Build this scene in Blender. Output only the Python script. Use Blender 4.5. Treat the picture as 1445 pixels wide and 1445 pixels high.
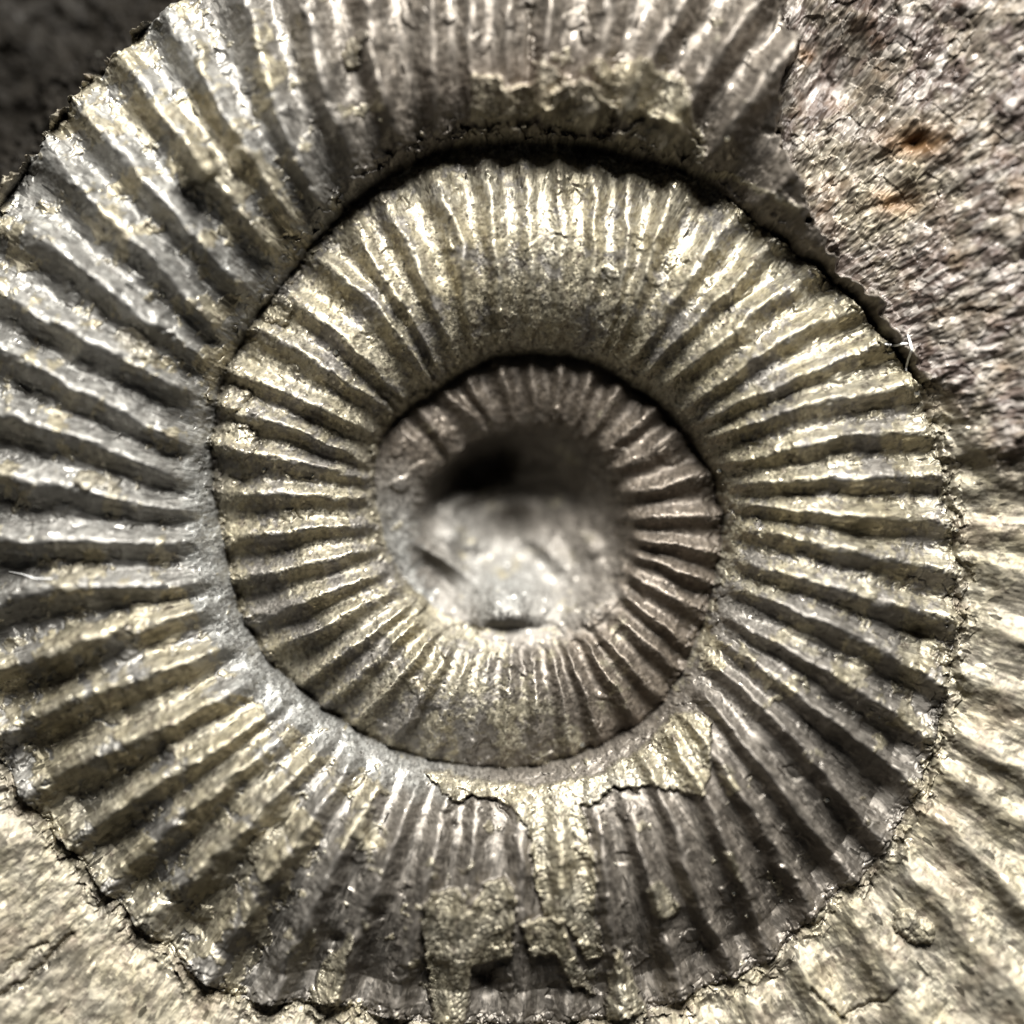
import bpy, math
import numpy as np
from mathutils import Vector

for o in list(bpy.data.objects):
    bpy.data.objects.remove(o, do_unlink=True)
S = bpy.context.scene
COL = S.collection
S.unit_settings.system = 'METRIC'
S.unit_settings.scale_length = 0.01          # one unit is a centimetre
UNIT = 4.0 / 1445.0                          # the slab in view is 4 cm wide; lengths below are 1/1445 of that
def W(x, y, z=0.0):
    return ((x - 722.5) * UNIT, (722.5 - y) * UNIT, z * UNIT)

# ------------------------------------------------------------------ camera
DIST = 4200 * UNIT
cd = bpy.data.cameras.new('camera')
cam = bpy.data.objects.new('camera', cd)
COL.objects.link(cam)
cam.location = (0, 0, DIST)
cd.sensor_width = 36.0
cd.lens = 36.0 * DIST / 4.0
cd.clip_start = 0.1
cd.clip_end = 500
cd.dof.use_dof = True
cd.dof.focus_distance = DIST - 5 * UNIT
cd.dof.aperture_fstop = cd.lens / 1000.0 / 0.95
S.camera = cam

# ------------------------------------------------------------------ light
wd = bpy.data.worlds.new('World')
S.world = wd
wd.use_nodes = True
bg = wd.node_tree.nodes['Background']
bg.inputs[0].default_value = (0.93, 0.96, 1.0, 1)
bg.inputs[1].default_value = 0.024
def area_lamp(name, az, el, dist, size, power, color):
    ld = bpy.data.lights.new(name, 'AREA')
    ld.shape = 'DISK'
    ld.size = size
    ld.energy = power
    ld.color = color
    lo = bpy.data.objects.new(name, ld)
    COL.objects.link(lo)
    a, e = math.radians(az), math.radians(el)
    d = Vector((math.sin(a) * math.cos(e), math.cos(a) * math.cos(e), math.sin(e)))
    lo.location = d * dist
    lo.rotation_euler = (-d).to_track_quat('-Z', 'Y').to_euler()
    return lo
area_lamp('key_lamp', 7, 36, 32, 17, 46000, (1.0, 0.98, 0.945))

S.view_settings.view_transform = 'Standard'
S.view_settings.look = 'None'
S.view_settings.exposure = 0.3
S.view_settings.gamma = 1.0
S.view_settings.use_curve_mapping = False

# ------------------------------------------------------------------ noise
def smooth(a, b, x):
    t = np.clip((x - a) / (b - a), 0, 1)
    return t * t * (3 - 2 * t)
def perlin(x, y, seed):
    g = np.random.default_rng(seed)
    ang = g.random((256, 256)) * 2 * np.pi
    gx, gy = np.cos(ang).astype(np.float32), np.sin(ang).astype(np.float32)
    x = np.asarray(x, np.float32); y = np.asarray(y, np.float32)
    xi, yi = np.floor(x).astype(np.int32), np.floor(y).astype(np.int32)
    fx, fy = x - xi, y - yi
    x0, y0, x1, y1 = xi & 255, yi & 255, (xi + 1) & 255, (yi + 1) & 255
    u, v = fx * fx * fx * (fx * (fx * 6 - 15) + 10), fy * fy * fy * (fy * (fy * 6 - 15) + 10)
    gx, gy = gx.ravel(), gy.ravel()
    i00, i10, i01, i11 = x0 * 256 + y0, x1 * 256 + y0, x0 * 256 + y1, x1 * 256 + y1
    a = gx.take(i00) * fx + gy.take(i00) * fy
    b = gx.take(i10) * (fx - 1) + gy.take(i10) * fy
    c = gx.take(i01) * fx + gy.take(i01) * (fy - 1)
    d = gx.take(i11) * (fx - 1) + gy.take(i11) * (fy - 1)
    return 1.5 * ((a * (1 - u) + b * u) * (1 - v) + (c * (1 - u) + d * u) * v)
def fbm(x, y, size, seed, octaves=3, gain=0.5):
    r, a, s = 0, 1.0, size
    for k in range(octaves):
        r = r + a * perlin(x / s, y / s, seed + k)
        a *= gain
        s *= 0.5
    return r
def facets(x, y, size, seed, tilt=1.0):
    """jittered cells, each a small tilted plane: returns height, distance to the cell border, cell random"""
    g = np.random.default_rng(seed)
    jx, jy, tx, ty, hh = (g.random((128, 128)).astype(np.float32) for _ in range(5))
    x = np.asarray(x, np.float32); y = np.asarray(y, np.float32)
    X, Y = x / size, y / size
    xi, yi = np.floor(X).astype(np.int32), np.floor(Y).astype(np.int32)
    f1 = np.full(X.shape, 9.0, np.float32); f2 = f1.copy(); h = np.zeros(X.shape); rr = h.copy()
    for dx in (-1, 0, 1):
        for dy in (-1, 0, 1):
            a, b = (xi + dx) & 127, (yi + dy) & 127
            ex, ey = X - (xi + dx + jx[a, b]), Y - (yi + dy + jy[a, b])
            d = np.sqrt(ex * ex + ey * ey)
            m = d < f1
            f2 = np.where(m, f1, np.minimum(f2, d))
            f1 = np.where(m, d, f1)
            h = np.where(m, hh[a, b] - 0.5 + tilt * ((tx[a, b] - 0.5) * ex + (ty[a, b] - 0.5) * ey) * 2, h)
            rr = np.where(m, hh[b, a], rr)
    return h, f2 - f1, rr

# ------------------------------------------------------------------ the spiral seam
CX, CY = 720.0, 730.0
SEAM = [(-1.40, 150), (-1.25, 118), (-1.10, 112), (-1.0, 118), (-0.88, 135), (-0.75, 140), (-0.643, 180),
        (-0.5, 162), (-0.396, 167), (-0.25, 186)]
def seam_pts(turn, pts):
    for x, y in pts:
        t = math.atan2(x - CX, CY - y) / (2 * math.pi)
        t = t % 1.0 + turn
        while t <= SEAM[-1][0]:
            t += 1.0
        SEAM.append((t, math.hypot(x - CX, y - CY)))
seam_pts(-1, [(530, 634), (565, 580), (620, 547), (694, 502)])
seam_pts(0, [(760, 498), (840, 509), (880, 532), (929, 567), (964, 604), (997, 649), (1015, 690), (1024, 735), (1022, 777),
             (1006, 840), (994, 889), (977, 926), (959, 964), (934, 1001), (899, 1032), (845, 1058), (790, 1077), (740, 1087),
             (660, 1083), (599, 1074), (549, 1058), (505, 1035), (455, 1002), (416, 969), (380, 939), (345, 887), (326, 827),
             (312, 767), (302, 720), (295, 649), (305, 549), (355, 452), (400, 395), (440, 345), (490, 290), (574, 232), (634, 207), (690, 203)])
seam_pts(1, [(720, 203), (819, 206), (919, 230), (991, 250), (1047, 300), (1095, 335), (1150, 378), (1212, 432), (1246, 484),
             (1281, 515), (1298, 560), (1318, 615), (1328, 682), (1343, 740), (1346, 819), (1343, 894), (1332, 980), (1316, 1050),
             (1291, 1119), (1246, 1199), (1204, 1244), (1146, 1287), (1084, 1357), (1009, 1384), (925, 1421)])
SEAM += [(1.50, 712), (1.56, 728)]
seam_pts(1, [(374, 1419), (284, 1381), (208, 1305), (145, 1253), (104, 1194), (38, 1125)])
SEAM += [(1.75, 818), (1.81, 838), (1.858, 848), (1.878, 860), (1.91, 872), (2.0, 885), (2.1, 920), (2.25, 985), (2.5, 1090),
         (2.75, 1200), (3.0, 1300), (4.0, 1800)]
_t = np.linspace(-1.4, 4.0, 5401)
_r = np.interp(_t, [p[0] for p in SEAM], [p[1] for p in SEAM])
_k = np.exp(-0.5 * (np.arange(-18, 19) / 6.0) ** 2); _k /= _k.sum()
_r = np.convolve(np.pad(_r, 18, mode='edge'), _k, mode='valid')
def seam(t):
    return np.interp(t, _t, _r)
def polar(x, y):
    th = np.mod(np.arctan2(x - CX, CY - y) / (2 * np.pi), 1.0)
    return th, np.hypot(x - CX, y - CY)

# ------------------------------------------------------------------ rib crests, each from its inner to its outer end
RIBS = [
 [(629,629),(602,592)], [(690,612),(634,560)], [(699,609),(669,552)], [(724,595),(709,530)], [(759,590),(752,525)], [(785,590),(789,525)],
 [(815,590),(832,517)], [(842,600),(867,560)], [(870,625),(919,580)], [(865,659),(910,642),(952,614)], [(862,697),(925,692),(989,672)],
 [(880,732),(1007,727)], [(880,755),(950,769),(1004,778)], [(889,782),(950,804),(999,822)], [(889,812),(992,865)],
 [(880,840),(974,914)], [(862,862),(957,947)], [(840,885),(929,982)], [(825,902),(887,999)], [(802,919),(845,1032)],
 [(782,932),(802,1046)], [(755,935),(758,1045)], [(720,930),(712,1050)], [(690,930),(668,1055)], [(662,922),(615,1050)],
 [(636,914),(562,1034)], [(611,899),(499,1024)], [(577,889),(459,992)], [(574,857),(425,964)], [(549,835),(395,912)],
 [(524,812),(365,870)], [(524,775),(350,815)], [(529,740),(342,757)], [(530,706),(325,696)], [(524,676),(440,655),(345,639)],
 [(509,649),(430,610),(340,584)], [(532,614),(440,570),(332,524)], [(551,584),(470,525),(380,472)], [(559,552),(490,480),(417,427)],
 [(589,509),(525,420),(442,364)], [(609,496),(545,400),(500,320)], [(634,479),(590,380),(544,285)], [(664,470),(654,340),(620,270)],
 [(709,479),(698,350),(690,240)], [(750,470),(742,235)], [(785,470),(787,235)], [(825,470),(835,235)], [(858,475),(885,245)],
 [(872,480),(905,390),(945,270)], [(905,490),(974,392),(1035,305)], [(934,501),(1007,430),(1090,340)], [(960,525),(1082,429),(1147,380)],
 [(990,560),(1100,479),(1209,434)], [(1000,590),(1100,542),(1242,484)], [(1037,606),(1125,576),(1262,549)], [(1057,647),(1194,615),(1316,609)],
 [(1057,682),(1169,675),(1319,670)], [(1082,715),(1194,727),(1336,735)], [(1087,752),(1169,772),(1351,812)], [(1095,804),(1169,829),(1344,874)],
 [(1082,844),(1194,890),(1325,965)], [(1060,888),(1174,952),(1312,1040)], [(1055,927),(1184,1025),(1284,1099)], [(1030,957),(1122,1049),(1241,1186)],
 [(1015,1007),(1109,1124),(1189,1219)], [(987,1039),(1072,1161),(1141,1279)], [(985,1105),(1035,1219),(1082,1346)], [(940,1135),(970,1234),(1019,1336)],
 [(885,1135),(907,1214),(955,1375)], [(840,1135),(852,1234),(875,1390)], [(787,1147),(793,1284),(800,1400)], [(736,1152),(735,1400)],
 [(671,1150),(664,1222),(645,1400)], [(630,1135),(560,1400)], [(584,1117),(540,1230),(470,1409)], [(530,1117),(475,1210),(392,1390)],
 [(485,1090),(400,1210),(300,1365)], [(444,1067),(329,1180),(207,1291)], [(381,1052),(274,1134),(155,1245)], [(332,1042),(212,1109),(110,1180)],
 [(330,975),(200,1037),(45,1110)], [(310,915),(125,979),(20,1021)], [(274,864),(137,899),(25,937)], [(269,824),(174,824),(75,826),(12,847)],
 [(249,767),(125,760),(0,762)], [(265,720),(125,690),(0,666)], [(265,675),(150,629),(0,579)], [(262,625),(150,564),(0,490)],
 [(280,560),(187,510),(75,452),(0,410)], [(287,500),(187,432),(85,354),(0,318)], [(315,470),(247,391),(160,309),(80,222)],
 [(341,401),(239,289),(132,170)], [(390,352),(297,245),(187,97)], [(412,309),(337,187),(265,70)], [(440,264),(387,145),(362,30)],
 [(509,249),(469,150),(440,25)], [(562,187),(539,125),(525,10)], [(620,170),(612,0)], [(672,160),(665,0)], [(715,160),(720,0)],
 [(765,140),(775,0)], [(840,130),(860,0)], [(905,110),(960,10)], [(985,125),(1065,15)], [(1030,175),(1120,70)],
]
RIBS3 = [[(1345,640),(1445,625)], [(1365,685),(1445,672)], [(1375,745),(1445,750)], [(1385,800),(1445,815)], [(1380,880),(1445,900)], [(1375,960),(1445,990)],
 [(1345,1040),(1445,1090)], [(1330,1090),(1444,1162)], [(1290,1130),(1384,1215),(1444,1279)], [(1250,1190),(1339,1274),(1444,1406)],
 [(1190,1260),(1244,1359),(1290,1445)], [(1115,1340),(1175,1445)], [(1040,1385),(1080,1450)], [(960,1425),(980,1480)]]
VL = np.linspace(0, 1, 11)
def rib_table(ribs, t0):
    rows, last = [], t0
    for poly in ribs:
        tv = []
        for x, y in poly:
            th, r = polar(np.array(float(x)), np.array(float(y)))
            t = float(th) - 2.0
            while t < last - 0.35:
                t += 1.0
            a, b = float(seam(t - 1)), float(seam(t))
            tv.append((min(max((float(r) - a) / (b - a), -0.05), 1.05), t))
        tv.sort()
        last = tv[len(tv) // 2][1]
        v0, v1 = tv[0], tv[-1]
        row = np.interp(VL, [p[0] for p in tv], [p[1] for p in tv])
        sl = (v1[1] - v0[1]) / max(v1[0] - v0[0], 0.2)
        row = np.where(VL < v0[0], v0[1] + 0.5 * sl * (VL - v0[0]), row)
        row = np.where(VL > v1[0], v1[1] + 0.5 * sl * (VL - v1[0]), row)
        rows.append(row)
    T = np.array(rows)
    for k in range(1, len(T)):
        T[k] = np.maximum(T[k], T[k - 1] + 0.007)
    return T
T12 = rib_table(RIBS, -0.25)
T3 = rib_table(RIBS3, 2.2)
def phase_of(T, t, v):
    """rib index (crest at whole numbers) and the spacing of the ribs in turns"""
    n = len(T)
    lo, hi = T[0] - 0.03, T[-1] + 0.03
    ph = np.zeros(t.shape); sp = np.zeros(t.shape)
    f = np.clip(v, 0, 1) * (len(VL) - 1)
    k0 = np.minimum(f.astype(int), len(VL) - 2)
    w = f - k0
    for k in range(len(VL)):
        m = (k0 == k) | (k0 == k - 1)
        if not m.any():
            continue
        tc = np.concatenate([[lo[k]], T[:, k], [hi[k]]])
        idx = np.arange(-1, n + 1)
        p = np.interp(t[m], tc, idx)
        gap = np.gradient(tc)
        s = np.interp(t[m], tc, gap)
        ww = np.where(k0[m] == k, 1 - w[m], w[m])
        ph[m] += p * ww
        sp[m] += s * ww
    return ph, sp

# ------------------------------------------------------------------ the surface grid
STEP = 1.4
core_line = np.arange(-8, 1453.1, STEP)
grow = np.cumsum(STEP * 1.065 ** np.arange(1, 56))
line = np.concatenate([core_line[0] - grow[::-1], core_line, core_line[-1] + grow])
X, Y = (a.astype(np.float32) for a in np.meshgrid(line, line, indexing='xy'))
NR, NC = X.shape
TH0, R0 = polar(X, Y)
# ragged edges: the outlines wander a little
wx = X + 3.0 * fbm(X, Y, 46, 11, 3) + 1.2 * fbm(X, Y, 9, 15, 2)
wy = Y + 3.0 * fbm(X, Y, 46, 21, 3) + 1.2 * fbm(X, Y, 9, 25, 2)
TH, R = polar(wx, wy)
# drawn-out grain: the camera's radial smear is put into the grain of rock and crust
AR = np.interp(R0, [0, 350, 700, 1500], [0, 350, 500, 760])
AT = (np.mod(TH0 + 0.36, 1.0)) * 2 * np.pi * 520
FX = np.where(R0 > 1, X, X); FY = Y
fan = smooth(330, 560, R0)

T = np.zeros(X.shape); IN = np.zeros(X.shape); OUT = np.ones(X.shape); whorl = np.full(X.shape, -1)
for k in (-1, 0, 1, 2, 3):
    t = TH + k
    a, b = seam(t - 1), seam(t)
    m = (t >= -0.4) & (R >= a) & (R < b) & (whorl < 0)
    T[m] = t[m]; IN[m] = a[m]; OUT[m] = b[m]
    whorl[m] = max(k, 0)
core = whorl < 0
V = np.where(core, 0, (R - IN) / np.maximum(OUT - IN, 1))
WID = OUT - IN

# ---- where the ribbed shell is buried by or broken off to rock
def poly_sd(px, py, poly):
    """signed distance to a closed outline, negative inside"""
    d = np.full(px.shape, 1e9); ins = np.zeros(px.shape, bool)
    n = len(poly)
    for i in range(n):
        ax, ay = poly[i]; bx, by = poly[(i + 1) % n]
        ex, ey = bx - ax, by - ay
        q = np.clip(((px - ax) * ex + (py - ay) * ey) / (ex * ex + ey * ey + 1e-9), 0, 1)
        d = np.minimum(d, np.hypot(px - ax - q * ex, py - ay - q * ey))
        c = ((ay > py) != (by > py)) & (px < ex * (py - ay) / (ey if ey else 1e-9) + ax)
        ins ^= c
    return np.where(ins, -d, d)
rx = X + 15 * fbm(X, Y, 60, 31, 4, 0.6); ry = Y + 15 * fbm(X, Y, 60, 35, 4, 0.6)
sd_right = poly_sd(rx, ry, [(1105,-900),(1108,0),(1122,60),(1095,120),(1098,180),(1120,250),(1140,305),(1400,650),(1470,672),(2400,760),(2400,-900)])
sd_left = poly_sd(rx, ry, [(-900,560),(-160,330),(-10,262),(52,205),(118,110),(200,45),(245,0),(420,-160),(700,-900),(-900,-900)])
bw = 5 + 45 * smooth(1290, 1400, X)
w_right = smooth(bw, -bw, sd_right) * (whorl >= 2)
w_left = smooth(5, -5, sd_left) * (T > 1.7) * (whorl >= 1)
rockw = np.clip(w_right + w_left, 0, 1)
gold_bed = (whorl >= 2) & (T > 2.2)

# ---- ribs
PH, SP = phase_of(T12, T, V)
PH3, SP3 = phase_of(T3, T, V)
PHu = np.where(gold_bed, PH3, PH) + 0.05 * fbm(X, Y, 60, 43, 3) * smooth(-0.3, 0.5, T)
SPu = np.where(gold_bed, SP3, SP)
rib_id = np.rint(PHu).astype(int)
spacing = SPu * 2 * np.pi * R            # in picture units
fr = PHu - rib_id
crest = 0.5 + 0.5 * np.cos(2 * np.pi * fr)
prof_rib = crest ** np.interp(T, [0, 1.28, 1.34, 1.46, 1.52, 3], [1.35, 1.55, 2.0, 1.9, 1.5, 1.4])
fade = np.interp(T, [-.4, .2, .35, .6, .75, .9, 1.0, 1.3, 1.45, 1.88, 1.95, 2.2, 2.25, 3], [9, 16, 30, 30, 16, 14, 34, 34, 48, 46, 16, 16, 22, 30])
vend = smooth(0.15, 1.0, (R - IN) / fade) * (1 - (0.25 + 0.55 * smooth(.84, .93, T) * smooth(1.14, 1.04, T) * (whorl < 2)) * smooth(0.72, 1.0, V))
worn = np.ones(X.shape)
def soft(cx, cy, ax, ay, rot=0.0):
    c, s = math.cos(math.radians(rot)), math.sin(math.radians(rot))
    dx, dy = X - cx, Y - cy
    u, v = (dx * c + dy * s) / ax, (-dx * s + dy * c) / ay
    return np.exp(-(u * u + v * v))
for cx, cy, ax, ay, k in [(785,300,85,90,.6),(780,420,60,80,.55),(672,1000,70,90,.8),(690,1310,110,120,.65),(800,1330,60,110,.6),
                          (830,1120,120,40,.9),(990,1050,30,60,.5),(700,60,110,90,.55),(560,60,60,60,.3),(860,60,70,80,.35),(300,720,30,90,.6),(640,560,60,40,.0)]:
    worn *= 1 - k * soft(cx, cy, ax, ay)
amp = 0.50 * np.minimum(spacing, 78)
amp = np.where(whorl == 0, amp * np.interp(T, [-.4, .12, .28, .5], [.55, .6, .95, 1.0]), amp)
amp = np.where(gold_bed, np.interp(T, [2.2, 2.31, 2.36, 3], [.11, .13, .21, .21]) * np.minimum(spacing, 80) * smooth(2.56, 2.40, T), amp)
var = 1 + 0.32 * fbm(X, Y, 70, 41, 3)
ribz = amp * vend * worn * var * (prof_rib - 0.38)

# ---- whorl body
zs = lambda t: np.interp(t, [-1.4, -1.0, -0.5, 0, 0.5, 1.0, 1.5, 2.0, 3.0], [-120, -108, -95, -72, -52, -34, -22, -14, 0])
vv = np.clip(V, 0, 1)
body = np.sin(np.pi * vv ** 0.72) ** 0.75
endw = smooth(1.02, 1.2, T) * smooth(1.80, 1.70, T) * (whorl == 1)
body = np.maximum(body, endw * 0.42 * smooth(0.5, 0.9, vv))
Hh = 0.31 * np.minimum(WID, 330) * np.interp(T, [-.4, 0, .4, 1, 2, 3], [0.75, 0.8, 0.9, 1.0, 1.0, 0.8])
base = zs(T - 1) * (1 - vv) + zs(T) * vv + Hh * body
Z = base + ribz
# the outer turn overhangs the seam at the top, its broken inner wall stands as a low cliff
lip = smooth(1.88, 1.95, T) * smooth(2.11, 2.03, T)
Z += lip * 22 * smooth(0.0, 0.018, V) * (whorl >= 1) * (1 - 0.5 * smooth(0.1, 0.5, V))
# the golden bed rises in a rim against the rib ends
gb = gold_bed.astype(float)
rim = R - IN
phi_in, _ = phase_of(T12, np.where(gold_bed, T - 1, 0), np.ones(X.shape))
crest_in = 0.5 + 0.5 * np.cos(2 * np.pi * phi_in)
rim = rim - np.where((T > 2.2) & (T < 2.75), 11 * crest_in ** 1.5 + 5 * fbm(X, Y, 24, 55, 2), 0)
inner_end = zs(T - 1) + 32 + 9 * (crest_in - 0.45)
Z = np.where(gold_bed, inner_end * smooth(3, -1, rim) + smooth(-1, 3, rim) * (zs(T - 1) + 31) + 9 * smooth(-1, 8, rim) + 14 * smooth(0, 60, rim) + 45 * smooth(20, 360, rim) + ribz
             + 4 * fbm(X, Y, 80, 51, 2), Z)

# ---- the hollow middle
dx, dy = X - CX, Y - CY
bowl = -168 + 62 * np.clip(R0 / 150, 0, 1.3) ** 2
bump = lambda cx, cy, s, a, sy=None, rot=0: a * soft(cx, cy, s, sy or s, rot)
bowl += bump(715, 858, 62, 70, 50) + bump(805, 700, 56, 8, 50) + bump(640, 752, 34, 24, 40) + bump(835, 778, 18, 12)
arc = np.mod(TH0 + 0.25, 1.0)
bowl -= 46 * np.exp(-((R0 - 88) / 26) ** 2) * smooth(0.06, 0.13, arc) * smooth(0.29, 0.22, arc)
bowl += bump(620, 789, 46, 22, 9, 32) + bump(560, 760, 40, 20) - bump(616, 818, 36, 9, 10, 32) - bump(725, 738, 24, 26, 18) + bump(780, 782, 44, 14, 14, 50)
bowl += bump(830, 868, 46, 18, 22, -35) - bump(718, 890, 40, 16, 9) + bump(660, 700, 36, 16, 10, -20)
bowl -= 42 * smooth(775, 690, Y) * smooth(150, 90, R0)
bowl += 5.0 * fbm(X, Y, 40, 53, 3, 0.5)
Z = np.where(core, bowl, Z)
# blend the inner wall of the first turn into the hollow
edge0 = np.where((whorl == 0) & (T < 0.62), R - IN, 1e3)
wall = smooth(0, np.interp(TH0, [0, .06, .16, .3, .55, .7, .8, .88, 1], [10, 22, 34, 40, 46, 40, 22, 7, 8]), edge0 + 6 * fbm(X, Y, 30, 57, 2) * smooth(0, 24, edge0))
Z = np.where(whorl == 0, bowl * (1 - wall) + Z * wall, Z)

# ---- rock
sx_, sy_ = AR, AT
f1, e1, c1 = facets(X + 8 * fbm(X, Y, 40, 61, 2), Y + 8 * fbm(X, Y, 40, 63, 2), 30, 65, 1.2)
f2, e2, c2 = facets(sx_ * 1.0 + 4 * fbm(X, Y, 20, 71, 2), sy_ + 4 * fbm(X, Y, 20, 73, 2), 11, 75, 1.5)
f3, e3, c3 = facets(X, Y, 14, 85, 1.4)
rough = 12 * fbm(X, Y, 130, 67, 3) + 2.0 * f1 + 2.9 * fbm(sx_ / 1.3, sy_, 12, 69, 3, 0.7) + 3.5 * fbm(X, Y, 36, 68, 3) + 1.6 * np.where(fan > 0.5, f2, f3)
rock_r = -6 + rough + 85 * smooth(1090, 1520, X) - 34 * soft(1175, 120, 55, 70) - 8 * smooth(80, 0, R - seam(TH + 1)) - 7 * smooth(16, 0, R - seam(TH + 1) + 10 * fbm(X, Y, 26, 79, 3))
rock_l = -90 + 1.3 * rough - 150 * smooth(0, -120, sd_left)
Z = Z * (1 - w_right) + rock_r * w_right
Z = Z * (1 - w_left) + rock_l * w_left

# ------------------------------------------------------------------ flakes, nodules, pits
label = np.zeros(X.shape, int)              # 0 = shell and rock, then one number for each flake or nodule
extra = []                                  # (name, label)
gold_add = np.zeros(X.shape)
fx_ = X + 4.5 * fbm(X, Y, 22, 91, 4, 0.6); fy_ = Y + 4.5 * fbm(X, Y, 22, 95, 4, 0.6)
n_curl = fbm(X, Y, 24, 99, 2)
def flake(poly, h, lab, name='crust_flake', tilt=(0, 0), gold=1.0, rim=3.0, curl=1.5):
    global Z, gold_add
    sd = poly_sd(fx_, fy_, poly)
    w = smooth(rim * 0.5, -rim, sd)
    cx = sum(p[0] for p in poly) / len(poly); cy = sum(p[1] for p in poly) / len(poly)
    up = h + tilt[0] * (X - cx) + tilt[1] * (Y - cy) + 1.2 * f3 + curl * np.exp(-(sd / 3.5) ** 2) * (0.6 + 0.8 * np.abs(n_curl)) * np.clip(-np.gradient(sd, axis=0) / STEP + 0.1, 0.05, 1)
    Z = Z + w * up
    gold_add = np.maximum(gold_add, w * gold) if gold > 0 else gold_add * (1 - w)
    extra.append((name, lab))
    label[(w > 0.25)] = len(extra)
def nodule(cx, cy, ax, ay, h, lab, rot=0, name='nodule', gold=0.4):
    global Z, gold_add
    c, s = math.cos(math.radians(rot)), math.sin(math.radians(rot))
    dx, dy = fx_ - cx, fy_ - cy
    u, v = (dx * c + dy * s) / ax, (-dx * s + dy * c) / ay
    q = 1 - u * u - v * v
    w = np.sqrt(np.clip(q, 0, 1))
    Z = Z + h * w + np.where(q > 0, 2.0 * f3 * w, 0)
    gold_add = np.maximum(gold_add, gold * (q > 0))
    extra.append((name, lab))
    label[q > 0.02] = len(extra)
def pit(cx, cy, ax, ay, d, rot=0):
    global Z
    Z = Z - d * soft(cx, cy, ax, ay, rot) ** 2

flake([(668,122),(702,118),(716,136),(745,131),(762,101),(796,119),(806,150),(776,172),(700,180),(660,182)], 11, 'thin ragged flake of crust with a bright torn edge', tilt=(0,-.06), gold=1, curl=2, rim=6)
flake([(826,106),(846,99),(862,113),(880,104),(902,98),(930,118),(956,121),(962,150),(990,206),(940,190),(900,172),(872,180),(850,160),(838,130)], 11, 'wide torn flake of crust above the seam', tilt=(0,-.04), gold=1, curl=2, rim=6)
flake([(758,176),(775,160),(792,130),(820,121),(845,140),(864,165),(862,186),(830,192),(790,192)], 15, 'peaked flake of crust standing highest over the seam', tilt=(0,-.10), gold=1, curl=2, rim=7)
flake([(640,205),(660,190),(700,182),(760,186),(830,196),(880,192),(905,175),(935,172),(965,190),(995,222),(985,250),(930,226),(840,208),(760,206),(690,208)], 11, 'dark broken lip of shell along the seam', name='shell_lip', gold=.6, curl=2, rim=5)
flake([(607,1250),(650,1243),(662,1275),(690,1236),(712,1228),(727,1245),(726,1300),(722,1345),(690,1352),(668,1358),(664,1400),(650,1460),(612,1460),(606,1380),(600,1330),(598,1300)], 11, 'large scaly patch of golden crust')
flake([(735,1296),(760,1284),(792,1288),(806,1330),(838,1402),(806,1386),(780,1342),(748,1344)], 10, 'narrow scaly patch of golden crust')
flake([(866,1326),(880,1345),(912,1425),(900,1460),(852,1460),(856,1390)], 13, 'upright splinter of golden crust')
flake([(906,1242),(930,1234),(958,1276),(946,1292),(916,1282)], 6, 'small lozenge of golden crust')
flake([(352,1190),(375,1162),(405,1170),(420,1198),(405,1222),(378,1238),(360,1220)], 6, 'small olive flake bridging two ribs')
flake([(62,925),(110,884),(180,858),(196,874),(160,900),(85,934)], 5, 'long olive flake lying along a rib')
flake([(166,476),(188,460),(212,478),(236,500),(230,516),(196,508)], 5, 'small brown flake beside a bright rib', gold=.5)
flake([(256,242),(264,226),(284,212),(306,222),(319,256),(302,266),(262,270)], 30, 'thick pale gold chip that casts a black shadow', name='chip', tilt=(.08,-.1), gold=1)
flake([(480,1330),(500,1312),(492,1360),(478,1420),(440,1440),(448,1380),(460,1345)], 5, 'torn olive flake on a rib end')
flake([(1012,1195),(1030,1196),(1046,1240),(1030,1235)], 4, 'pale torn splinter of shell on a rib')
flake([(600,1085),(680,1100),(760,1108),(840,1090),(905,1055),(945,1010),(985,1000),(1003,1020),(1000,1090),(985,1120),(950,1112),(920,1106),(868,1108),(845,1128),(822,1132),(830,1170),(842,1230),(838,1290),(852,1345),(830,1352),(800,1300),(768,1282),(752,1230),(748,1180),(735,1145),(700,1128),(672,1120),(645,1126),(625,1120)], 6, 'pale gold crust of tiny crystals along the umbilical edge', gold=1)
nodule(329, 622, 37, 27, 26, 'grey rounded nodule between two rib ends', rot=12)
nodule(328, 562, 26, 20, 16, 'small brown nodule above a larger grey one', rot=-20)
nodule(388, 436, 26, 22, 16, 'striped grey lump at the outer end of a rib', rot=30, gold=.5)
nodule(132, 678, 20, 13, 10, 'pale gold bead on a rib crest', gold=.9)
nodule(160, 680, 18, 13, 10, 'brown bead beside a pale gold one', gold=.4)
nodule(212, 500, 20, 12, 9, 'olive bead lodged between two ribs', rot=20, gold=.6)
nodule(500, 88, 14, 22, 10, 'tall olive bead on a dark rib', gold=.6)
nodule(515, 65, 11, 9, 9, 'white bead at the head of a dark rib', gold=.3)
nodule(348, 233, 20, 17, 9, 'greenish bead beside the gold chip', gold=.5)
nodule(1284, 1304, 34, 19, 14, 'golden bulge on a broad outer rib', rot=38, gold=1)
nodule(18, 1036, 24, 15, 9, 'dark bead at the end of a gold rib', gold=0)
pit(685, 1378, 20, 26, 22); pit(480, 1322, 26, 12, 12); pit(632, 1145, 10, 8, 10); pit(640, 1160, 8, 6, 8); pit(1294, 890, 45, 14, 14, 12)
pit(205, 878, 26, 16, 12, -30); pit(745, 75, 5, 50, 9); pit(880, 1338, 14, 40, 12, -15); pit(940, 1310, 14, 12, 10)
pit(1290, 205, 26, 16, 14); pit(1262, 290, 30, 14, 8)

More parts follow.
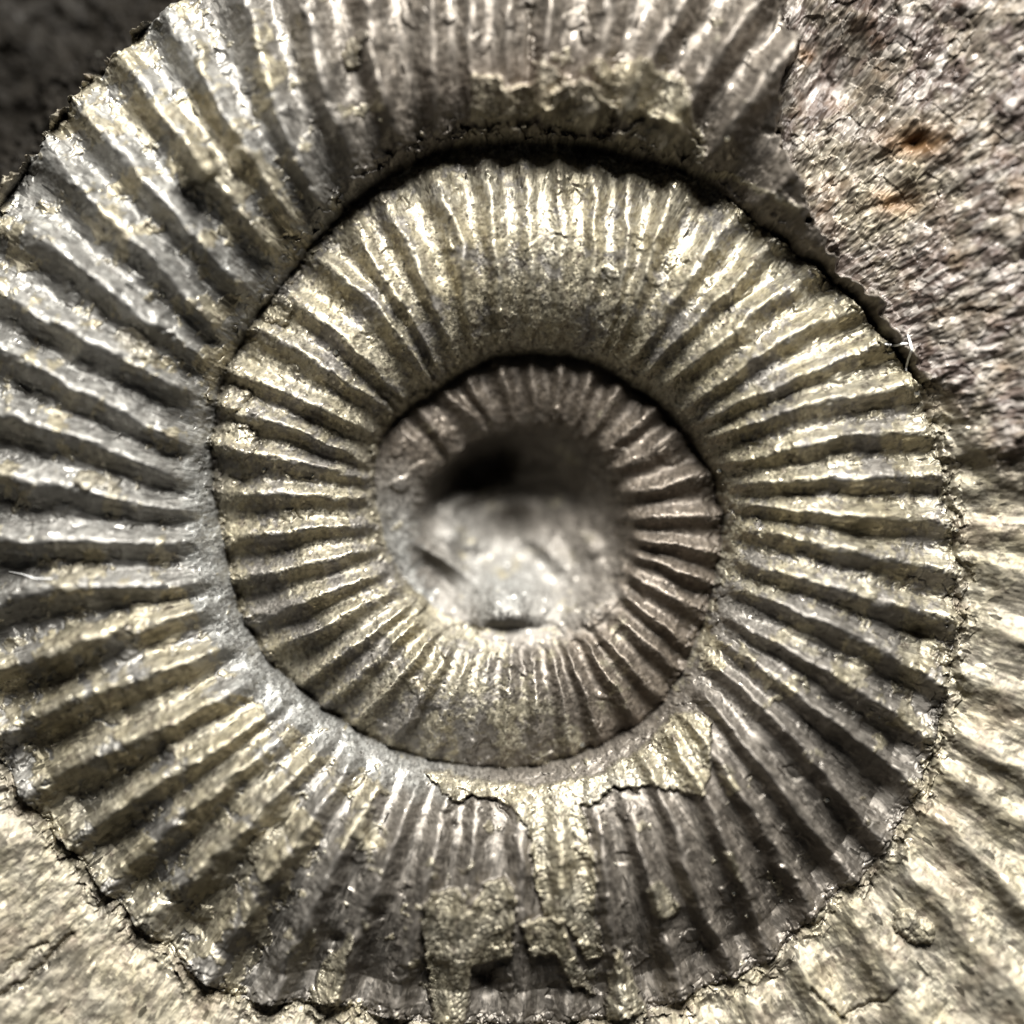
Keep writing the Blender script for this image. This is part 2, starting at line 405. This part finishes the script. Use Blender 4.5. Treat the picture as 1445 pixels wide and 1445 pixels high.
# ------------------------------------------------------------------ crust and grain
gp = np.interp(T, [-.4, .40, .48, .58, .70, .85, 1.0, 1.15, 1.25, 1.31, 1.37, 1.5, 1.56, 1.62, 1.69, 1.73, 1.80, 1.86, 1.89, 1.925, 1.96, 2.15, 2.2, 2.25, 3],
               [.0, .02, .45, .55, .56, .62, .74, .70, .60, .46, .10, .08, .30, .70, .66, .30, .25, .38, .60, .25, .06, .03, .5, .95, .95])
gp = np.where(core, 0.12, gp)
band = smooth(1.50, 1.56, T) * smooth(1.82, 1.74, T) * smooth(60, 30, R - IN + 14 * fbm(X, Y, 40, 103, 2)) * (whorl == 1)
gp = gp * (1 - 0.9 * band)
gp = gp + 0.2 * smooth(0.06, 0.0, V) * (T > 0.3) * (T < 1.4)
n1 = fbm(X, Y, 70, 101, 4, 0.6)
n2 = fbm(X, Y, 16, 107, 3, 0.6)
n3 = fbm(X, Y, 6, 111, 2, 0.7)
gw = np.interp(T, [0, 1.25, 1.34, 1.95, 2.1, 3], [.26, .24, .09, .10, .14, .2])
gold = smooth(-gw, gw, 0.62 * n1 + 0.28 * n2 + np.where(T > 1.3, 0.07, 0.22) * n3 + (gp - 0.5) * 1.4)
gold = np.where(gold_bed, 0.55 + 0.35 * smooth(-.3, .3, n1 + 0.6 * n2), gold)
gold = np.maximum(gold, gold_add) * (1 - rockw)
gold += rockw * np.where(w_right > 0, 0.25 * smooth(0.0, 0.6, n1 + 0.3) + 0.5 * soft(1240, 260, 90, 70), 0.012)
# crust stands proud of the smooth shell
Z += np.interp(T, [0, 1.25, 1.34, 2, 3], [1.0, 1.0, 2.4, 2.2, 2]) * gold * (1 - rockw) * (1 - core)
# tiny crystals
gr = np.clip(gold * 1.0 + 0.15, 0, 1) * (1 - rockw)
s1, d1, r1 = facets(X + 2 * n2, Y, 8.0, 121, 1.6)
s2, d2, r2 = facets(AR * 0.75, AT * 1.15, 7.0, 127, 1.6)
tiny = s1 * (1 - fan) + s2 * fan
Z += (gr * 0.22 + 0.45 * gold_add) * tiny
Z -= 1.5 * np.exp(-(d1 / 0.10) ** 2) * gold_add * (1 - rockw)
Z += (0.16 + 0.20 * gr) * fbm(X, Y, 12, 131, 3) * (1 - rockw)
Z += 1.0 * fbm(X, Y, 42, 141, 2) * (1 - rockw)
Z += np.where(gold_bed, 0.9 * fbm(AR / 2.2, AT, 9, 151, 2), 0)
# chips, pits and stuck grains scattered over the shell
c4h, c4e, c4 = facets(X + 5 * n2, Y + 5 * n1, 26, 181, 1.0)
on_shell = (1 - rockw) * (~core) * (1 - gold_bed)
Z += on_shell * (3.4 * smooth(0.05, 0.45, c4e) * (c4 > 0.90) - 3.2 * smooth(0.05, 0.4, c4e) * (c4 < 0.07))
# crumbly seams
crw = np.interp(T, [.1, .17, .22, .36, .42, .64, .70, .93, 1.0, 1.18, 1.24, 1.30, 1.36, 1.66, 1.70, 1.9, 1.93, 2.12, 2.2], [0, 0, 1, 1, .2, .2, 1, 1, .8, .8, 1, 1, .7, .8, 1, 1, 1, 1, 0])
crumb = np.exp(-((R - OUT) / 15.0) ** 2) * crw + np.exp(-((R - IN) / 15.0) ** 2) * np.where(T > 0.7, crw, 0)
crumb = np.clip(crumb, 0, 1) * on_shell * (1 - 0.8 * band)
c5h, c5e, c5 = facets(X + 4 * n2, Y - 4 * n2, 13, 185, 1.6)
Z += np.where(gold_bed, np.exp(-((rim - 6) / 12.0) ** 2), 0) * (1 - rockw) * (4.5 * c5h + 3.0 * fbm(X, Y, 16, 189, 3))
ledge = lip * np.exp(-((R - IN - 12) / 17.0) ** 2) * (whorl >= 1)
Z += ledge * (9 * c4h + 6 * c5h + 5 * fbm(X, Y, 22, 191, 3))
Z += crumb * (5.0 * c5h + 3.5 * smooth(0, .4, c5e) - 1.5 + 2.2 * fbm(X, Y, 16, 187, 3))
seamw = np.exp(-((R - OUT) / 7.0) ** 2) + np.exp(-((R - IN) / 7.0) ** 2) * (T > 0.7)
seamw = np.where(core | (T < 0.1), 0, np.clip(seamw, 0, 1)) * (1 - rockw)
Z += seamw * (2.4 * s1 + 2.4 * fbm(X, Y, 13, 161, 3))
groove = np.exp(-((R - OUT) / 5.0) ** 2) + np.exp(-((R - IN) / 5.0) ** 2) * (T > 0.7)
Z -= (1 - 0.75 * np.clip(crw, 0, 1)) * np.where(core | (T < 0.1), 0, np.clip(groove, 0, 1)) * (1 - rockw) * (5 + 6 * fbm(X, Y, 50, 163, 2)) * np.where(gold_bed, 0.15, 1)
# cracks
def crack(pts, depth, width=2.2):
    global Z
    d = np.full(X.shape, 1e9)
    for (ax, ay), (bx, by) in zip(pts[:-1], pts[1:]):
        ex, ey = bx - ax, by - ay
        q = np.clip(((fx_ - ax) * ex + (fy_ - ay) * ey) / (ex * ex + ey * ey), 0, 1)
        d = np.minimum(d, np.hypot(fx_ - ax - q * ex, fy_ - ay - q * ey))
    Z = Z - depth * np.exp(-(d / width) ** 2)
crack([(0,1402),(40,1378),(75,1345),(105,1312)], 10, 4)
crack([(0,1380),(30,1350),(70,1328)], 5, 5)
crack([(640,1130),(672,1122),(700,1132),(720,1150)], 6)
crack([(820,1130),(845,1128),(862,1110),(900,1112)], 6)
crack([(930,1000),(960,995),(1000,990)], 5)
crack([(745,20),(750,60),(757,100)], 6, 3)
crack([(1140,1390),(1165,1415),(1185,1430)], 8, 3)
crack([(1185,1430),(1220,1415),(1260,1395)], 6, 4)
crack([(350,300),(380,340),(420,335)], 3)
crack([(180,880),(200,895),(190,905)], 5)

for pts in ([(664,128),(672,119),(690,121),(700,118),(713,136),(742,135)], [(757,104),(765,100),(781,114),(800,123)], [(770,160),(795,135),(803,122),(826,128),(846,146),(863,168)],
            [(818,112),(841,104),(861,114),(884,101),(901,97),(921,116),(941,120),(956,119)], [(640,208),(660,194),(692,183),(728,181),(762,187)], [(885,178),(905,169),(926,170),(952,186),(972,203),(988,222)],
            [(988,244),(1010,250),(1032,249),(1060,266),(1090,284),(1118,300)], [(955,122),(962,150),(975,180),(990,206)]):
    crack(pts, -3.5, 5.0)
    d = poly_sd(fx_, fy_, pts + pts[::-1])
    gold = np.maximum(gold, smooth(6, 1, np.abs(d)) * 0.9)
rust = w_right * (soft(1290, 205, 40, 24) + 0.8 * soft(1262, 288, 40, 18) + 0.7 * soft(1138, 75, 18, 14) + 0.25 * smooth(0.2, 0.8, fbm(X, Y, 60, 171, 3)))
rust = (1 - w_left) * np.clip(rust + 0.25 * soft(760, 130, 120, 45) * lip + np.where(gold_bed, 0.2 * smooth(0.1, 0.7, fbm(X, Y, 80, 175, 3)), 0), 0, 1)
brown = np.interp(T, [-.4, -.27, -.16, .42, .55, 1.3, 1.4, 1.55, 1.62, 1.9, 1.95, 2.2], [.15, .3, 1, 1, .62, .62, .85, .75, .45, .3, .85, .9])
core_lit_tone = 0.85 - 0.6 * soft(715, 830, 95, 70) - 0.3 * soft(640, 740, 50, 50)  # lamplight on the two lumps painted in: paler there, browner around
brown = np.where(core, core_lit_tone, brown)
brown = np.where((whorl == 0) & (T < 0.62), core_lit_tone + (brown - core_lit_tone) * smooth(-4, 34, edge0 + 14 * n2), brown)
dark = np.where(w_left > 0, w_left, 0)
brown = brown * (1 - 0.6 * band)
brown = np.where(gold_bed, 0.35 + 0.3 * smooth(0, .5, n2), brown)

# ------------------------------------------------------------------ materials
def material(name, rock=False):
    m = bpy.data.materials.new(name)
    m.use_nodes = True
    nt = m.node_tree
    N, L = nt.nodes, nt.links
    N.clear()
    def nd(t, **kw):
        n = N.new(t)
        for k, v in kw.items():
            setattr(n, k, v)
        return n
    def val(a):
        n = nd('ShaderNodeAttribute', attribute_name=a)
        return n.outputs['Fac']
    def math_(op, a, b=None, c=None, clamp=False):
        n = nd('ShaderNodeMath', operation=op, use_clamp=clamp)
        for i, q in enumerate((a, b, c)):
            if q is None:
                continue
            if isinstance(q, (int, float)):
                n.inputs[i].default_value = q
            else:
                L.new(q, n.inputs[i])
        return n.outputs[0]
    def mix(f, a, b):
        n = nd('ShaderNodeMix', data_type='RGBA')
        for s, q in ((n.inputs[0], f), (n.inputs[6], a), (n.inputs[7], b)):
            if isinstance(q, (int, float)):
                s.default_value = q
            elif isinstance(q, tuple):
                s.default_value = (*q, 1)
            else:
                L.new(q, s)
        return n.outputs[2]
    geo = nd('ShaderNodeNewGeometry')
    fanc = nd('ShaderNodeAttribute', attribute_name='fabric')
    def noise(scale, detail=3, rough=0.6, vec=None):
        n = nd('ShaderNodeTexNoise')
        n.inputs['Scale'].default_value = scale
        n.inputs['Detail'].default_value = detail
        n.inputs['Roughness'].default_value = rough
        L.new(vec or geo.outputs['Position'], n.inputs['Vector'])
        return n
    def voro(scale, vec):
        n = nd('ShaderNodeTexVoronoi')
        n.inputs['Scale'].default_value = scale
        L.new(vec, n.inputs['Vector'])
        return n
    gold, rust, brown, dark = val('gold'), val('rust'), val('brown'), val('dark')
    px = 1.0 / UNIT
    v1 = voro(px / 3.4, fanc.outputs['Vector'])
    v2 = voro(px / 6.5, fanc.outputs['Vector'])
    n1 = noise(px / 14.0, 5, 0.65)
    n2 = noise(px / 70.0, 4, 0.6)
    sep = nd('ShaderNodeSeparateColor'); L.new(v1.outputs['Color'], sep.inputs[0])
    sep2 = nd('ShaderNodeSeparateColor'); L.new(v2.outputs['Color'], sep2.inputs[0])
    # colours
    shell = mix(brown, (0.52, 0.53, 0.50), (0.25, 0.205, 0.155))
    shell = mix(math_('MULTIPLY_ADD', n1.outputs[0], 1.4, -0.45, clamp=True), shell, (0.09, 0.07, 0.055))
    pyr = mix(sep.outputs[0], (0.63, 0.55, 0.335), (0.45, 0.375, 0.20))
    pyr = mix(math_('SMOOTH_MIN', n2.outputs[0], 1, 0), pyr, (0.45, 0.43, 0.38))
    n1t = math_('MULTIPLY_ADD', n1.outputs[0], 5.0, -2.6, clamp=True)
    pyr = mix(n1t, pyr, (0.16, 0.125, 0.09))
    if rock:
        shell = mix(math_('MULTIPLY_ADD', sep2.outputs[0], 2.2, -0.9, clamp=True), (0.14, 0.105, 0.085), (0.50, 0.45, 0.40))
        shell = mix(math_('MULTIPLY_ADD', noise(px / 34.0, 4, 0.6).outputs[0], 3.0, -1.2, clamp=True), shell, (0.07, 0.045, 0.035))
        shell = mix(dark, shell, (0.012, 0.010, 0.008))
    col = mix(gold, shell, pyr)
    sp = nd('ShaderNodeMix', data_type='RGBA', blend_type='MULTIPLY')
    sp.inputs[0].default_value = 1.0
    L.new(col, sp.inputs[6])
    cmb = nd('ShaderNodeCombineColor')
    g_ = math_('MULTIPLY_ADD', sep.outputs[1], 0.28, 0.34)
    for q in range(3):
        L.new(g_, cmb.inputs[q])
    L.new(cmb.outputs[0], sp.inputs[7])
    col = mix(rust, sp.outputs[2], (0.10, 0.048, 0.014))
    b = nd('ShaderNodeBsdfPrincipled')
    out = nd('ShaderNodeOutputMaterial')
    L.new(b.outputs[0], out.inputs[0])
    L.new(col, b.inputs['Base Color'])
    if rock:
        L.new(math_('MULTIPLY_ADD', gold, 0.4, 0.2), b.inputs['Metallic'])
    else:
        met = math_('MULTIPLY_ADD', gold, 0.05, 0.68)
        L.new(math_('MULTIPLY', met, math_('SUBTRACT', 1.0, math_('MULTIPLY', rust, 0.7))), b.inputs['Metallic'])
    ro = math_('MULTIPLY_ADD', sep.outputs[1], 0.16, 0.47 if not rock else 0.48)
    ro = math_('MULTIPLY_ADD', val('matte'), 0.2, ro)
    L.new(math_('SUBTRACT', ro, math_('MULTIPLY', math_('GREATER_THAN', sep.outputs[2], 0.94), 0.2)), b.inputs['Roughness'])
    if rock:
        L.new(math_('MULTIPLY_ADD', dark, -0.42, 0.5), b.inputs['Specular IOR Level'])
    b.inputs['IOR'].default_value = 1.5 if rock else 1.9
    # relief: fine noise bump, then each tiny crystal tilted its own way
    bp = nd('ShaderNodeBump')
    bp.inputs['Strength'].default_value = 0.22
    bp.inputs['Distance'].default_value = 2.2 * UNIT
    L.new(noise(px / 6.0, 4, 0.6, fanc.outputs['Vector']).outputs[0], bp.inputs['Height'])
    sub = nd('ShaderNodeVectorMath', operation='SUBTRACT')
    L.new(v1.outputs['Color'], sub.inputs[0]); sub.inputs[1].default_value = (0.5, 0.5, 0.5)
    sca = nd('ShaderNodeVectorMath', operation='SCALE')
    L.new(sub.outputs[0], sca.inputs[0])
    spark = math_('GREATER_THAN', sep.outputs[2], 0.94)
    L.new(math_('ADD', math_('MULTIPLY_ADD', gold, 0.10, 0.07 if not rock else 0.30), math_('MULTIPLY', spark, 0.40)), sca.inputs['Scale'])
    add = nd('ShaderNodeVectorMath', operation='ADD')
    L.new(bp.outputs[0], add.inputs[0]); L.new(sca.outputs[0], add.inputs[1])
    nrm = nd('ShaderNodeVectorMath', operation='NORMALIZE')
    L.new(add.outputs[0], nrm.inputs[0])
    L.new(nrm.outputs[0], b.inputs['Normal'])
    return m
M_SHELL = material('pyrite_shell')
M_ROCK = material('crystalline_rock', True)
def plain(name, col, rough, metal=0.0):
    m = bpy.data.materials.new(name)
    m.use_nodes = True
    nt = m.node_tree
    b = nt.nodes['Principled BSDF']
    n = nt.nodes.new('ShaderNodeTexNoise'); n.inputs['Scale'].default_value = 60
    r = nt.nodes.new('ShaderNodeValToRGB')
    r.color_ramp.elements[0].color = (*[c * 0.7 for c in col], 1)
    r.color_ramp.elements[1].color = (*col, 1)
    nt.links.new(n.outputs[0], r.inputs[0]); nt.links.new(r.outputs[0], b.inputs['Base Color'])
    b.inputs['Roughness'].default_value = rough
    b.inputs['Metallic'].default_value = metal
    return m
M_FIBRE = plain('white_lint', (0.85, 0.85, 0.83), 0.6)
M_GRAIN = plain('bright_crystal', (0.9, 0.87, 0.75), 0.15, 0.9)

# ------------------------------------------------------------------ vertex data and normals of the whole surface
Z[0, :] = Z[-1, :] = Z[:, 0] = Z[:, -1] = -420      # the slab's sides fall away
PX_, PY_, PZ_ = W(X, Y, Z)
P = np.stack([PX_, PY_, PZ_], -1).astype(np.float32)
gu = np.gradient(P, axis=1); gv = np.gradient(P, axis=0)
NRM = np.cross(gv, gu)
NRM /= np.linalg.norm(NRM, axis=-1, keepdims=True) + 1e-12
NRM *= np.sign(NRM[..., 2:3] + 1e-9)
fabx = np.where(fan > 0.5, AR * 0.62, X); faby = np.where(fan > 0.5, AT, Y)
FAB = np.stack([fabx * UNIT, faby * UNIT, np.zeros_like(X)], -1).astype(np.float32)
PV = P.reshape(-1, 3); NV = NRM.reshape(-1, 3).astype(np.float32); FV = FAB.reshape(-1, 3)
matte = np.where(core, 0.5, 0.0)
matte = np.where((whorl == 0) & (T < 0.62), 0.5 * smooth(60, 0, edge0), matte)
matte = np.where(gold_bed, 0.45, matte)
brown = np.where(gold_bed, 0.95, brown)
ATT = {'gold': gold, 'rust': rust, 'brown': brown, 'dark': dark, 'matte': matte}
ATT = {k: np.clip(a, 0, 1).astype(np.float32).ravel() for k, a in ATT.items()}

# face key: which object each small face of the surface belongs to
mid = lambda a: a[:-1, :-1]
ii = np.arange(NR * NC).reshape(NR, NC)
quads = np.stack([ii[1:, :-1], ii[1:, 1:], ii[:-1, 1:], ii[:-1, :-1]], -1).reshape(-1, 4)
key = np.zeros((NR - 1, NC - 1), int)
wh = mid(whorl); vm = mid(V); tm = mid(T); gbm = mid(gold_bed)
key[...] = 1                                             # rock
key[mid(core)] = 2
for k in (0, 1, 2, 3):
    key[wh == k] = 10 + min(k, 2)
key[gbm] = 13
on = (vm > 0.035) & (vm < 0.975) & (wh >= 0) & (wh <= 1) & (tm > -0.3)
on2 = (vm > 0.02) & (wh == 2) & ~gbm
rid = mid(rib_id)
inside = (rid >= 0) & (rid < len(RIBS))
m = (on | on2) & inside & ~gbm
key[m] = 1000 + rid[m]
m = gbm & (rid >= 0) & (rid < len(RIBS3)) & (vm < 0.5) & (mid(rim) > 22) & (tm < 2.52)
key[m] = 2000 + rid[m]
key[mid(rockw) > 0.5] = 1
lb = mid(label)
key[(lb > 0) & (mid(rockw) < 0.5)] = (100 + lb)[(lb > 0) & (mid(rockw) < 0.5)]
key = key.ravel()
order = np.argsort(key, kind='stable')
keys, starts = np.unique(key[order], return_index=True)
ends = np.append(starts[1:], len(order))
FACES = {int(k): order[a:b] for k, a, b in zip(keys, starts, ends)}

def pieces(fi):
    q = quads[fi]
    used, inv = np.unique(q.ravel(), return_inverse=True)
    inv = inv.reshape(-1, 4)
    l = np.arange(len(used))
    a = inv.ravel(); b = np.roll(inv, -1, axis=1).ravel()
    while True:
        m = np.minimum(l[a], l[b])
        n = l.copy()
        np.minimum.at(n, a, m); np.minimum.at(n, b, m)
        n = n[n]
        n = n[n]
        if (n == l).all():
            break
        l = n
    return l[inv[:, 0]]
for k in sorted(k for k in FACES if isinstance(k, int)):                       # split what flakes cut apart; crumbs go to the turn below them
    if k == 2 or k >= 100:
        c = pieces(FACES[k])
        ids, cnt = np.unique(c, return_counts=True)
        if len(ids) > 1:
            fi = FACES[k]
            o_ = np.argsort(-cnt)
            FACES[k] = fi[c == ids[o_[0]]]
            for n_, j_ in enumerate(o_[1:]):
                part = fi[c == ids[j_]]
                if cnt[j_] >= 250 and k >= 1000:
                    FACES[(k, n_)] = part
                else:
                    near = np.concatenate([part + d_ for d_ in (-1, 1, NC - 1, 1 - NC)])
                    near = key[np.clip(near, 0, len(key) - 1)]
                    near = near[(near != k) & [int(v_) in FACES for v_ in near]]
                    if len(near) == 0:
                        continue
                    vals, hits = np.unique(near, return_counts=True)
                    tgt = int(vals[hits.argmax()])
                    key[part] = tgt
                    FACES[tgt] = np.concatenate([FACES[tgt], part])
def patch(name, k, mat, parent=None, lab=None):
    q = quads[FACES[k]]
    used, inv = np.unique(q.ravel(), return_inverse=True)
    me = bpy.data.meshes.new(name)
    n = len(used); f = len(q)
    me.vertices.add(n); me.loops.add(f * 4); me.polygons.add(f)
    me.vertices.foreach_set('co', PV[used].ravel())
    me.loops.foreach_set('vertex_index', inv.astype(np.int32).ravel())
    me.polygons.foreach_set('loop_start', np.arange(0, f * 4, 4, dtype=np.int32))
    me.update(calc_edges=True)
    me.shade_smooth()
    for a, d in ATT.items():
        at = me.attributes.new(a, 'FLOAT', 'POINT'); at.data.foreach_set('value', d[used])
    at = me.attributes.new('fabric', 'FLOAT_VECTOR', 'POINT'); at.data.foreach_set('vector', FV[used].ravel())
    at = me.attributes.new('custom_normal', 'FLOAT_VECTOR', 'POINT'); at.data.foreach_set('vector', NV[used].ravel())
    me.materials.append(mat)
    o = bpy.data.objects.new(name, me)
    COL.objects.link(o)
    if parent:
        o.parent = parent
    if lab:
        o['label'] = lab
    return o

# ------------------------------------------------------------------ the rock and the fossil
rock = patch('rock_matrix', 1, M_ROCK)
rock['kind'] = 'structure'
rock['label'] = 'rough brown crystalline rock holding the ammonite'
fossil = bpy.data.objects.new('ammonite_fossil', None)
COL.objects.link(fossil)
fossil['label'] = 'coiled ribbed ammonite shell replaced by grey and gold pyrite'
fossil['category'] = 'fossil'
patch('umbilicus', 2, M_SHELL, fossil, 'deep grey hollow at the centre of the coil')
whorls = {}
for k, lab in ((10, 'small inner turn with fine brown and gold ribs'), (11, 'broad turn with olive, silver and dark ribs'),
               (12, 'dark brown overlapping turn above the seam'), (13, 'pale gold ground around the coil')):
    if k in FACES:
        whorls[k] = patch('whorl', k, M_SHELL, fossil, lab)
for i, rt in enumerate(T12[:, 5]):
    if 1000 + i in FACES:
        w = whorls[10] if rt < 0.97 else (whorls[11] if rt < 1.97 else whorls.get(12, whorls[11]))
        for kk in [1000 + i] + [q for q in FACES if isinstance(q, tuple) and q[0] == 1000 + i]:
            patch('rib', kk, M_SHELL, w)
for i in range(len(RIBS3)):
    if 2000 + i in FACES:
        for kk in [2000 + i] + [q for q in FACES if isinstance(q, tuple) and q[0] == 2000 + i]:
            patch('rib', kk, M_SHELL, whorls[13])
for i, (nm, lab) in enumerate(extra):
    if 101 + i in FACES:
        patch(nm, 101 + i, M_SHELL, fossil, lab)

# ------------------------------------------------------------------ small loose things
def height_at(x, y):
    i = int(np.clip(np.searchsorted(line, y), 0, NR - 1)); j = int(np.clip(np.searchsorted(line, x), 0, NC - 1))
    return float(Z[i, j])
def tube(name, pts, rad, mat):
    vs, fs, K = [], [], 6
    P3 = [Vector(W(x, y, z)) for x, y, z in pts]
    n = len(P3)
    for i, p in enumerate(P3):
        d = (P3[min(i + 1, n - 1)] - P3[max(i - 1, 0)]).normalized()
        u = d.cross(Vector((0, 0, 1))).normalized(); v = u.cross(d)
        rr = rad * UNIT * (0.55 if i in (0, n - 1) else 1.0)
        for k in range(K):
            a = 2 * math.pi * k / K
            vs.append(p + (u * math.cos(a) + v * math.sin(a)) * rr)
    for i in range(n - 1):
        for k in range(K):
            fs.append((i * K + k, i * K + (k + 1) % K, (i + 1) * K + (k + 1) % K, (i + 1) * K + k))
    fs.append(tuple(range(K))[::-1]); fs.append(tuple((n - 1) * K + k for k in range(K)))
    me = bpy.data.meshes.new(name); me.from_pydata(vs, [], fs); me.shade_smooth()
    me.materials.append(mat)
    o = bpy.data.objects.new(name, me); COL.objects.link(o)
    return o
def fibre(pts, rad, lab, group=None):
    q, out = 14, []
    xs = np.interp(np.linspace(0, 1, q), np.linspace(0, 1, len(pts)), [p[0] for p in pts])
    ys = np.interp(np.linspace(0, 1, q), np.linspace(0, 1, len(pts)), [p[1] for p in pts])
    hs = np.array([height_at(a, b) for a, b in zip(xs, ys)])
    top = np.maximum(np.convolve(np.pad(hs, 2, mode='edge'), np.ones(5) / 5, 'valid'), hs) + rad * 0.8 + 5 * np.sin(np.linspace(0, np.pi, q))
    o = tube('lint_fibre', list(zip(xs, ys, top)), rad, M_FIBRE)
    o['label'] = lab; o['category'] = 'fibre'; o['group'] = 'lint fibres caught on the fossil'
fibre([(1278,474),(1281,484),(1281,500),(1278,524)], 1.8, 'white lint fibre standing upright at the right-hand rib ends')
fibre([(1246,487),(1262,488),(1279,486)], 1.8, 'short white lint fibre meeting a longer one in a T')
fibre([(18,806),(40,809),(60,815),(86,815)], 0.8, 'long thin white hair lying along a silver rib')

def crystal(x, y, s, seed, lab):
    g = np.random.default_rng(seed)
    z = height_at(x, y)
    vs, fs = [], []
    for lvl, (rr, zz) in enumerate(((0.75, -0.5), (1.0, 0.1), (0.55, 0.8))):
        for k in range(5):
            a = 2 * math.pi * k / 5 + 0.3 * lvl + 0.3 * g.random()
            q = s * rr * (0.8 + 0.4 * g.random())
            vs.append(W(x + q * math.cos(a), y + q * math.sin(a), z + s * zz))
    for l in (0, 1):
        for k in range(5):
            fs.append((l * 5 + (k + 1) % 5, l * 5 + k, (l + 1) * 5 + k, (l + 1) * 5 + (k + 1) % 5))
    fs.append((14, 13, 12, 11, 10)); fs.append((0, 1, 2, 3, 4))
    me = bpy.data.meshes.new('crystal_grain'); me.from_pydata(vs, [], fs)
    me.materials.append(M_GRAIN)
    o = bpy.data.objects.new('crystal_grain', me); COL.objects.link(o); o.parent = fossil
for i, (x, y, s) in enumerate([(372,662,5),(441,671,3.5),(637,1077,4),(822,1055,6),(1164,1126,6),(1200,1004,4.5),(1238,1011,3.5),(1348,748,4.5),
                               (475,498,5),(1017,664,5),(1020,206,4),(1102,1271,3),(1114,1270,3),(1033,1256,4),(1052,1288,3.5),(461,1196,3),(451,1207,3),
                               (447,1305,3.5),(237,419,4),(121,56,3),(540,178,3),(852,1157,3.5),(866,1213,3.5),(1291,556,6)]):
    crystal(x, y, s, 300 + i, '')
print('objects', len(bpy.data.objects), 'faces', len(quads))
